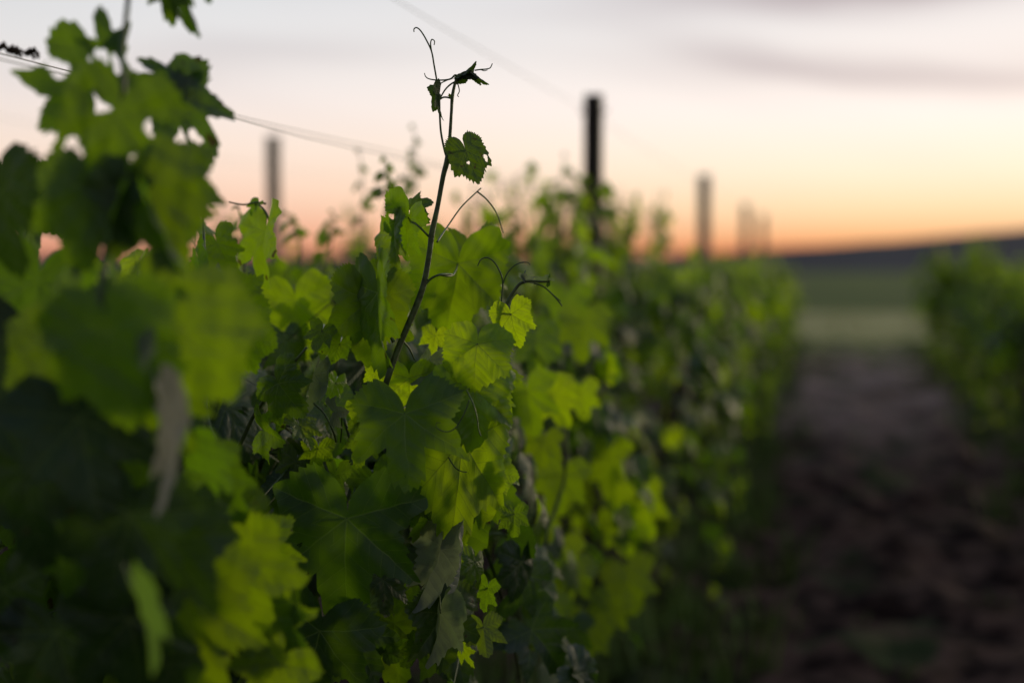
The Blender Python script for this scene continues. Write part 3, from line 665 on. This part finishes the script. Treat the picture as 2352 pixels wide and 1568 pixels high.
leaf('front', (445, 1180), (470, 1330), 1.20, 0, -14, young=.2, seed=127, fold=.2, cx=.5, cy=.4, holes=[(.2, .5, .06, 1)])
# huge blurred leaves
shoot('huge', VINE_A, [(300, -60, 1.12), (290, 40, 1.1), (280, 130, 1.08), (283, 180, 1.06), (270, 420, 1.05), (240, 600, 1.0), (225, 760, .98)], [.0022, .0030])
leaf('huge', (250, 760), (300, 1010), .92, 0, 6, young=.14, seed=140, fold=.08, cx=.6, cy=.5, wave=.06, depth=.5, sx=1.02, open_=.4, label='enormous soft green leaf filling the left middle of the foreground')
leaf('huge', (420, 750), (545, 930), .98, 0, -6, young=.40, seed=141, fold=.05, cx=.4, cy=.5, wave=.06, depth=.45, sx=1.15)
leaf('huge', (330, 660), (400, 780), 1.0, 10, 20, young=.25, seed=161, fold=.1, cx=.5, cy=.5, depth=.4)
leaf('huge', (180, 700), (110, 860), 1.0, 0, 30, young=.1, seed=162, fold=.15, cx=.5, cy=.5)
leaf('huge', (130, 800), (100, 1000), 1.02, 0, 14, young=.18, seed=142, fold=.1, cx=.4, cy=.4, wave=.05, depth=.6)
leaf('huge', (380, 890), (420, 1060), 1.05, 5, 25, young=.2, seed=163, fold=.2, cx=.5, cy=.5)
leaf('huge', (330, 790), (350, 860), .90, 30, 30, under=True, young=-0.4, seed=164, fold=.3, cx=.5, cy=.5, sx=.6)
leaf('huge', (268, 262), (205, 500), 1.02, 0, 6, young=.16, seed=143, fold=.04, cx=.4, cy=.4, wave=.05, depth=.5, sx=.92,
     hpx=[(228, 232, 30), (160, 342, 26), (322, 374, 20), (372, 300, 30)], label='large hole-ridden leaf blurred against the sky at upper left')
leaf('huge', (205, 440), (170, 640), 1.0, 0, 10, young=.12, seed=155, fold=.1, cx=.5, cy=.3, wave=.04, depth=.7)
leaf('huge', (290, 455), (236, 640), 1.02, 0, 70, young=0, seed=156, fold=.4, cx=.6, cy=.3)
leaf('huge', (352, 478), (412, 632), .99, 0, 68, young=0, seed=157, fold=.4, cx=.6, cy=.3)
leaf('huge', (398, 410), (445, 565), 1.06, 0, -20, young=.2, seed=158, fold=.1, cx=.5, cy=.3)
leaf('huge', (335, 430), (420, 640), 1.0, 0, -8, young=.30, seed=144, fold=.1, cx=.5, cy=.3, wave=.04, depth=.9, sx=.85)
leaf('huge', (208, 200), (125, 35), 1.14, 0, 10, young=.10, seed=145, fold=.05, cx=.3, cy=.3, wave=.05, depth=1.35, sx=1.15, open_=1.0, hpx=[(136, 160, 22), (235, 128, 22), (268, 148, 20), (95, 140, 10)], label='deeply lobed leaf with insect holes at the top left')
leaf('huge', (250, 150), (225, 2), 1.15, 0, 10, young=.08, seed=146, fold=.05, cx=.3, cy=.3, depth=1.2, sx=.55, hpx=[(235, 128, 22), (268, 148, 20)])
leaf('huge', (405, 220), (500, 378), 1.24, 0, -25, young=-.12, seed=147, fold=.15, cx=.5, cy=.4, wave=.06, depth=1.3, sx=.85, hpx=[(450, 312, 16)])
leaf('huge', (410, 215), (325, 120), 1.24, 10, 55, young=0, seed=148, fold=.4, cx=.7, cy=.4, wave=.06, depth=.9)
leaf('huge', (420, 210), (470, 170), 1.26, 20, 20, young=0, seed=149, fold=.2, cx=.7, cy=.6, wave=.06, depth=.9)
leaf('huge', (395, -40), (382, 62), 1.2, 0, 20, young=.1, seed=150, fold=.2, cx=.6, cy=.5)
leaf('huge', (425, -50), (430, 95), 1.2, 0, 68, young=0, seed=151, fold=.4, cx=.8, cy=.5)
leaf('huge', (470, -40), (478, 12), 1.2, 0, 40, young=0, seed=152, fold=.4, cx=.8, cy=.5)
leaf('huge', (0, 440), (30, 660), 1.1, 0, 30, young=2, seed=153, fold=.2, cx=.5, cy=.5, wave=.06)
leaf('huge', (0, 420), (-40, 560), 1.3, 0, -10, young=2, seed=154, fold=.1, cx=.5, cy=.5, wave=.05)
leaf('huge', (110, 445), (150, 560), 1.5, 0, 20, young=.2, seed=165, fold=.2, cx=.5, cy=.5)
leaf('huge', (60, 520), (90, 640), 1.5, 0, 50, under=True, young=-.2, seed=166, fold=.2, cx=.5, cy=.5)
leaf('huge', (372, 958), (405, 1195), .90, 0, 52, young=-1.15, under=True, seed=128, fold=.5, cx=1.1, cy=.5, wave=.12, sx=.5, label='pale grey folded leaf hanging blurred in the left foreground')
# leaves that close the lower left corner, most with shade painted in their colour
cr = random.Random(77)
for i, (jx, jy, tx, ty, d, yg) in enumerate([(60, 820, 20, 1080, 1.15, 0), (180, 960, 260, 1200, 1.0, .06), (60, 1080, 90, 1330, 1.05, 0), (300, 1180, 240, 1420, 1.02, 0), (170, 1240, 130, 1480, 1.1, 0), (380, 1240, 330, 1460, 1.08, .06),
                                          (300, 1420, 330, 1640, 1.05, .1), (130, 1450, 200, 1660, 1.15, 0), (520, 1180, 480, 1330, 1.3, .1), (90, 640, 60, 830, 1.2, .03), (200, 620, 180, 700, 1.45, .7), (150, 470, 190, 560, 1.6, .7), (130, 430, 100, 540, 1.5, 0),
                                          (350, 1010, 300, 1150, 1.1, .1), (10, 1350, 30, 1560, 1.2, 0), (390, 1520, 350, 1660, 1.12, 0)]):
    leaf('huge', (jx, jy), (tx, ty), d, cr.uniform(-15, 20), cr.uniform(-35, 35), young=(2 if jx < 400 and jy > 800 else yg), seed=200 + i, under=(i in (0, 9, 12)), fold=cr.uniform(0, .3), cx=.5, cy=.5, wave=.06, M=200, rings=10)  # young=2 is no age: it darkens transmission to paint shade
leaf('huge', (318, 1375), (385, 1550), .88, 0, 55, under=True, young=-.15, seed=230, fold=.4, cx=.8, cy=.4, sx=.6)
leaf('front', (470, 1050), (575, 1130), 1.1, 20, 20, under=True, young=0, seed=167, sx=.6, fold=.2, cx=.5, cy=.6)

# right of the focus: leaves of the third plant
shoot('right', VINE_C, [(1190, 1560, 2.5), (1230, 1300, 2.45), (1300, 1080, 2.5), (1280, 900, 2.5), (1225, 800, 2.5)], [.004, .002])
for i, (jx, jy, tx, ty, d, yw, yg) in enumerate([(1465, 1145, 1485, 1250, 3.1, 30, .8), (1420, 1200, 1440, 1290, 3.1, 40, .7), (1285, 1250, 1255, 1330, 2.7, 10, .75), (1310, 1310, 1290, 1410, 2.7, -20, .55), (1440, 1320, 1460, 1420, 3.0, 0, .55),
                                              (1400, 1390, 1380, 1470, 2.9, 20, .6), (1400, 1050, 1385, 1160, 2.9, 55, .45), (1270, 905, 1300, 990, 2.4, 20, .7), (1335, 900, 1340, 970, 2.6, 30, .6), (1250, 1010, 1240, 1080, 2.4, 10, .4), (1210, 900, 1225, 1010, 2.3, 20, .3),
                                              (1390, 840, 1400, 890, 2.9, 50, .8), (1340, 740, 1330, 840, 2.8, 20, .3), (1230, 780, 1240, 880, 2.5, -20, .2), (1290, 1090, 1270, 1190, 2.5, 20, .35), (1350, 1440, 1330, 1530, 2.8, 20, .4), (1250, 1400, 1230, 1500, 2.5, -10, .3), (1300, 690, 1290, 790, 2.9, 10, .2)]):
    leaf('right', (jx, jy), (tx, ty), d, 10, yw, young=yg, seed=300 + i, fold=.2, cx=.6, cy=.5, wave=.06, M=160, rings=8, pet=[(jx + 10, jy - 12, d + .04), (jx - 20, jy - 30, d + .1)])
# faint shoots that stand up behind the sharp plant
for i, (bx, by, tx, ty, d) in enumerate([(760, 560, 765, 485, 3.0), (835, 560, 826, 345, 3.2), (955, 470, 950, 290, 3.3), (900, 520, 948, 345, 3.2), (888, 470, 885, 365, 2.6), (1255, 520, 1300, 355, 4.0), (1450, 560, 1455, 490, 4.4), (690, 560, 660, 490, 2.8), (1185, 560, 1180, 470, 4.2), (560, 600, 548, 475, 2.2)]):
    k = 'up%d' % i
    v_ = VINE_C
    shoot(k, v_, [(bx - 6, by + 60, d), (bx, by, d), ((bx + tx) / 2 + 4, (by + ty) / 2, d), (tx, ty, d)], [.0025, .001])
    r_ = random.Random(i + 50)
    for q in range(5):
        f = 1 - q * .19; x = bx + (tx - bx) * f; y = by + (ty - by) * f; sg = 1 if q % 2 else -1; s_ = (13 + 7 * q) * 2.6 / d
        leaf(k, (x + sg * s_ * .35, y), (x + sg * s_ * 1.1, y + s_ * r_.uniform(.3, .8)), d, r_.uniform(-20, 30), r_.uniform(20, 65), young=.1, seed=400 + i * 7 + q, fold=.4, cx=.7, cy=.5, M=90, rings=5, pet=[(x, y + 5, d)])

# ------------------------------------------------------------------ posts and wires
def steel_post(x, y, h, label):
    root = link('trellis_post', None, loc=(x, y, 0)); tag(root, label, 'post')
    mb = MB()                                                            # open C profile with folded lips
    prof = [(a * 1.3, b * 1.1) for a, b in [(-.024, -.018), (-.024, .016), (-.014, .016), (-.014, .012), (-.020, .012), (-.020, -.014), (.020, -.014), (.020, .012), (.014, .012), (.014, .016), (.024, .016), (.024, -.018)]]
    zs = [-.3, h]; n = len(prof); V = [(a + .006 * (z / h), b, z) for z in zs for a, b in prof]; lo = []; to = []
    for k in range(n): k2 = (k + 1) % n; lo += [k, k2, n + k2, n + k]; to.append(4)
    lo += list(range(n, 2 * n)); to.append(n)
    mb.add(V, lo, to); link('shaft', mb.mesh('shaft', [MAT_STEEL], False), root)
    for z in (.71, 1.2, h - .36, h - .06):
        for s in (-1, 1):
            mb = MB(); tube(mb, [(s * .031 + .006 * z / h, 0, z), (s * .043 + .006 * z / h, 0, z - .004), (s * .046 + .006 * z / h, 0, z + .012)], .003, 6, 3); link('wire_hook', mb.mesh('wire_hook', [MAT_STEEL]), root)
def wood_post(x, y, h, r, label, lean=0.0, seed=0):
    root = link('trellis_post', None, loc=(x, y, 0)); tag(root, label, 'post')
    mb = MB(); rnd = random.Random(seed)
    pts = [(lean * z, 0, z) for z in (-.3, 0, .4, .8, 1.2, h - .05, h - .012, h)]
    tube(mb, pts, [r * 1.05, r * 1.05, r, r, r * .97, r * .95, r * .93, r * .75], 16, 3, bumpy=.10, seed=seed); link('shaft', mb.mesh('shaft', [MAT_WOOD]), root)
    for z in (.71, 1.5, h - .06):
        mb = MB(); tube(mb, [(r * .9 + lean * z, -.012, z), (r + .012 + lean * z, -.012, z), (r + .012 + lean * z, .012, z), (r * .9 + lean * z, .012, z)], .002, 6, 3); link('staple', mb.mesh('staple', [MAT_WIRE]), root)
steel_post(ROWX + .02, 4.95, 1.865, 'dark narrow steel post standing out of the main row against the sky')
wood_post(ROWX, 9.95, 1.86, .045, 'weathered wooden post in the main row, second beyond the dark steel one', 0, 3)
wood_post(ROWX, 14.9, 1.84, .04, 'faint wooden post far down the main row beside a paler one', .01, 4)
wood_post(ROWX, 19.4, 1.86, .045, 'farthest tiny wooden end post of the main row', 0, 6)
wood_post(-3.12, 7.78, 1.98, .043, 'grey wooden post rising behind the main row at left', 0, 5)
wood_post(-3.12, 13.0, 1.86, .04, 'small wooden post far back in the left row', 0, 7)
wood_post(1.50, 20.0, 1.5, .045, 'short wooden end post of the row right of the aisle', 0, 8)

def wire(x, z, y0, y1, label, sag=.02, spans=None, r=.0009, kink=0.0, seed=1):
    mb = MB(); pts = []; n = 60; rnd = random.Random(seed)
    for k in range(n + 1):
        y = y0 + (y1 - y0) * k / n; f = ((y - 4.95) / 5.0) % 1.0
        pts.append((x + rnd.uniform(-kink, kink), y, z - sag * 4 * f * (1 - f) + rnd.uniform(-kink, kink)))
    tube(mb, pts, r, 6, 2); o = link('trellis_wire', mb.mesh('trellis_wire', [MAT_WIRE]))
    tag(o, label, 'wire', 'wires strung along the vine rows'); return o
wire(ROWX + .005, 1.81, -1, 19.4, 'topmost thin wire of the main row, fading up across the sky', .015)
wire(ROWX + .035, 1.515, -1, 19.4, 'lower of the paired wires at leaf height in the main row', .03, kink=.003, r=.0008)
wire(ROWX - .05, 1.535, -1, 19.4, 'upper blurrier of the paired wires at leaf height in the main row', .022, kink=.002, seed=4, r=.0008)
wire(ROWX + .005, .745, -1, 19.4, 'low wire carrying the woody arms of the main row', .01)
wire(-3.12, 1.84, 3, 20, 'top wire of the row behind on the left', .03)
wire(1.50, .745, 6, 20, 'low wire inside the row right of the aisle', .01)
# dry climbing stem wound on the wire at the left edge
mb = MB(); pts = [at(-20 + i * 10, 112 + 6 * math.sin(i * 1.7) + i * 1.2, 1.45) for i in range(12)]
tube(mb, pts, .0013, 6, 3); 
for i in (2, 4, 5, 8, 9): 
    q = pts[i]; tube(mb, [q, q + Vector((.004, 0, .006)), q + Vector((.008, .002, -.004))], [.0026, .0018], 6, 2)
tag(link('dried_tendril', mb.mesh('dried_tendril', [MAT_BARK])), 'dark dried tendril clump clinging to the wire at the left edge', 'tendril')

# ------------------------------------------------------------------ ground
def sheet(name, xs, ys, zf, mat, kind='structure'):
    V = [(x, y, zf(x, y)) for y in ys for x in xs]; nx = len(xs); lo = []; to = []
    for j in range(len(ys) - 1):
        for i in range(nx - 1):
            a = j * nx + i; lo += [a, a + 1, a + nx + 1, a + nx]; to.append(4)
    mb = MB(); mb.add(V, lo, to); return tag(link(name, mb.mesh(name, [mat])), kind=kind)
def geo(a, b, n, p=2.5): return [a + (b - a) * (i / n) ** p for i in range(n + 1)]
gx = [-x for x in geo(30, 2600, 14)][::-1] + list(np.linspace(-28, 28, 30)) + geo(30, 2600, 14)
sheet('ground', sorted(gx), [-40 + i * 5 for i in range(40)] + geo(165, 3000, 20), lambda x, y: -.05 + .15 * mn.noise(Vector((x * .03, y * .03, 0))) * min(1, max(0, (y - 30) / 30)), MAT_FIELD)
def clods(x, y):
    v = Vector((x, y, 0))
    base = .05 + .07 * mn.noise(v * 2.2) + .07 * mn.noise(v * 5.5) + .045 * mn.noise(v * 12)
    return base + .05 * math.exp(-((x - ROWX) / .35) ** 2)
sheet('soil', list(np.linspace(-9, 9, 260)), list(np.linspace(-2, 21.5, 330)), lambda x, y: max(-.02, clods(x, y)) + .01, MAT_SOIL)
sheet('grass_strip', list(np.linspace(-40, 60, 80)), list(np.linspace(21.3, 34, 30)), lambda x, y: .03 + .05 * mn.noise(Vector((x * .8, y * .8, 2))), MAT_DRY)
# hill on the right, falling to the flat at left
def hz(x, y):
    f = max(0, min(1, (y - 130) / 670)); f = f * f * (3 - 2 * f)
    px = 1893 + F * x / max(y, 1)
    h = 1.6 + max(0, (px - 1500) / 850) ** 1.25 * 14 + .7 * mn.noise(Vector((x * .02, y * .02, 5))) + .4 * mn.noise(Vector((x * .1, y * .1, 5)))
    return .12 + f * (h - .12) - (.4 if y < 125 else 0)
sheet('hill', list(np.linspace(-420, 600, 150)), list(np.linspace(118, 1000, 40)), hz, MAT_HILL)

# grass tufts (nobody could count the blades)
def blades(name, spots, label, mat=MAT_GRASS):
    mb = MB(); rnd = random.Random(9); V = []; lo = []; to = []
    for (x, y, h, n) in spots:
        for k in range(n):
            a = rnd.uniform(0, 6.28); q = rnd.uniform(0, .05 + h * .25); bx, by = x + q * math.cos(a), y + q * math.sin(a)
            hh = h * rnd.uniform(.5, 1.1); w_ = rnd.uniform(.003, .006) * (1 + h * 2); ln = rnd.uniform(.1, .5) * hh; c, s = math.cos(a) * ln, math.sin(a) * ln
            px_, py_ = -math.sin(a) * w_, math.cos(a) * w_; i = len(V)
            V += [(bx - px_, by - py_, .02), (bx + px_, by + py_, .02), (bx + c * .4 + px_ * .8, by + s * .4 + py_ * .8, hh * .6), (bx + c * .4 - px_ * .8, by + s * .4 - py_ * .8, hh * .6), (bx + c, by + s, hh)]
            lo += [i, i + 1, i + 2, i + 3, i + 3, i + 2, i + 4]; to += [4, 3]
    mb.add(V, lo, to); o = link(name, mb.mesh(name, [mat], False)); return tag(o, label, 'grass', kind='stuff')
g = random.Random(3)
sp = [(ROWX + g.gauss(.15, .22), g.uniform(2.5, 20), g.uniform(.08, .28), 18) for _ in range(1000)]
sp += [(1.50 + g.gauss(-.1, .2), g.uniform(6, 20), g.uniform(.08, .26), 16) for _ in range(600)]
sp += [(g.uniform(-.5, 1.3), g.uniform(2.5, 20), g.uniform(.03, .12), 10) for _ in range(360)]
sp += [(g.uniform(-.5, 1.3), g.uniform(14, 21), g.uniform(.05, .14), 10) for _ in range(500)]
blades('weeds', sp, 'low weeds and grass along the foot of the vines')
blades('headland_grass', [(g.uniform(-8, 14), g.uniform(21.6, 34), g.uniform(.05, .12), 8) for _ in range(2200)], 'pale dry grass beyond the end of the rows', simple('pale_grass', (.20, .21, .06), (.36, .34, .14), 1.5, .8, .1, .1))
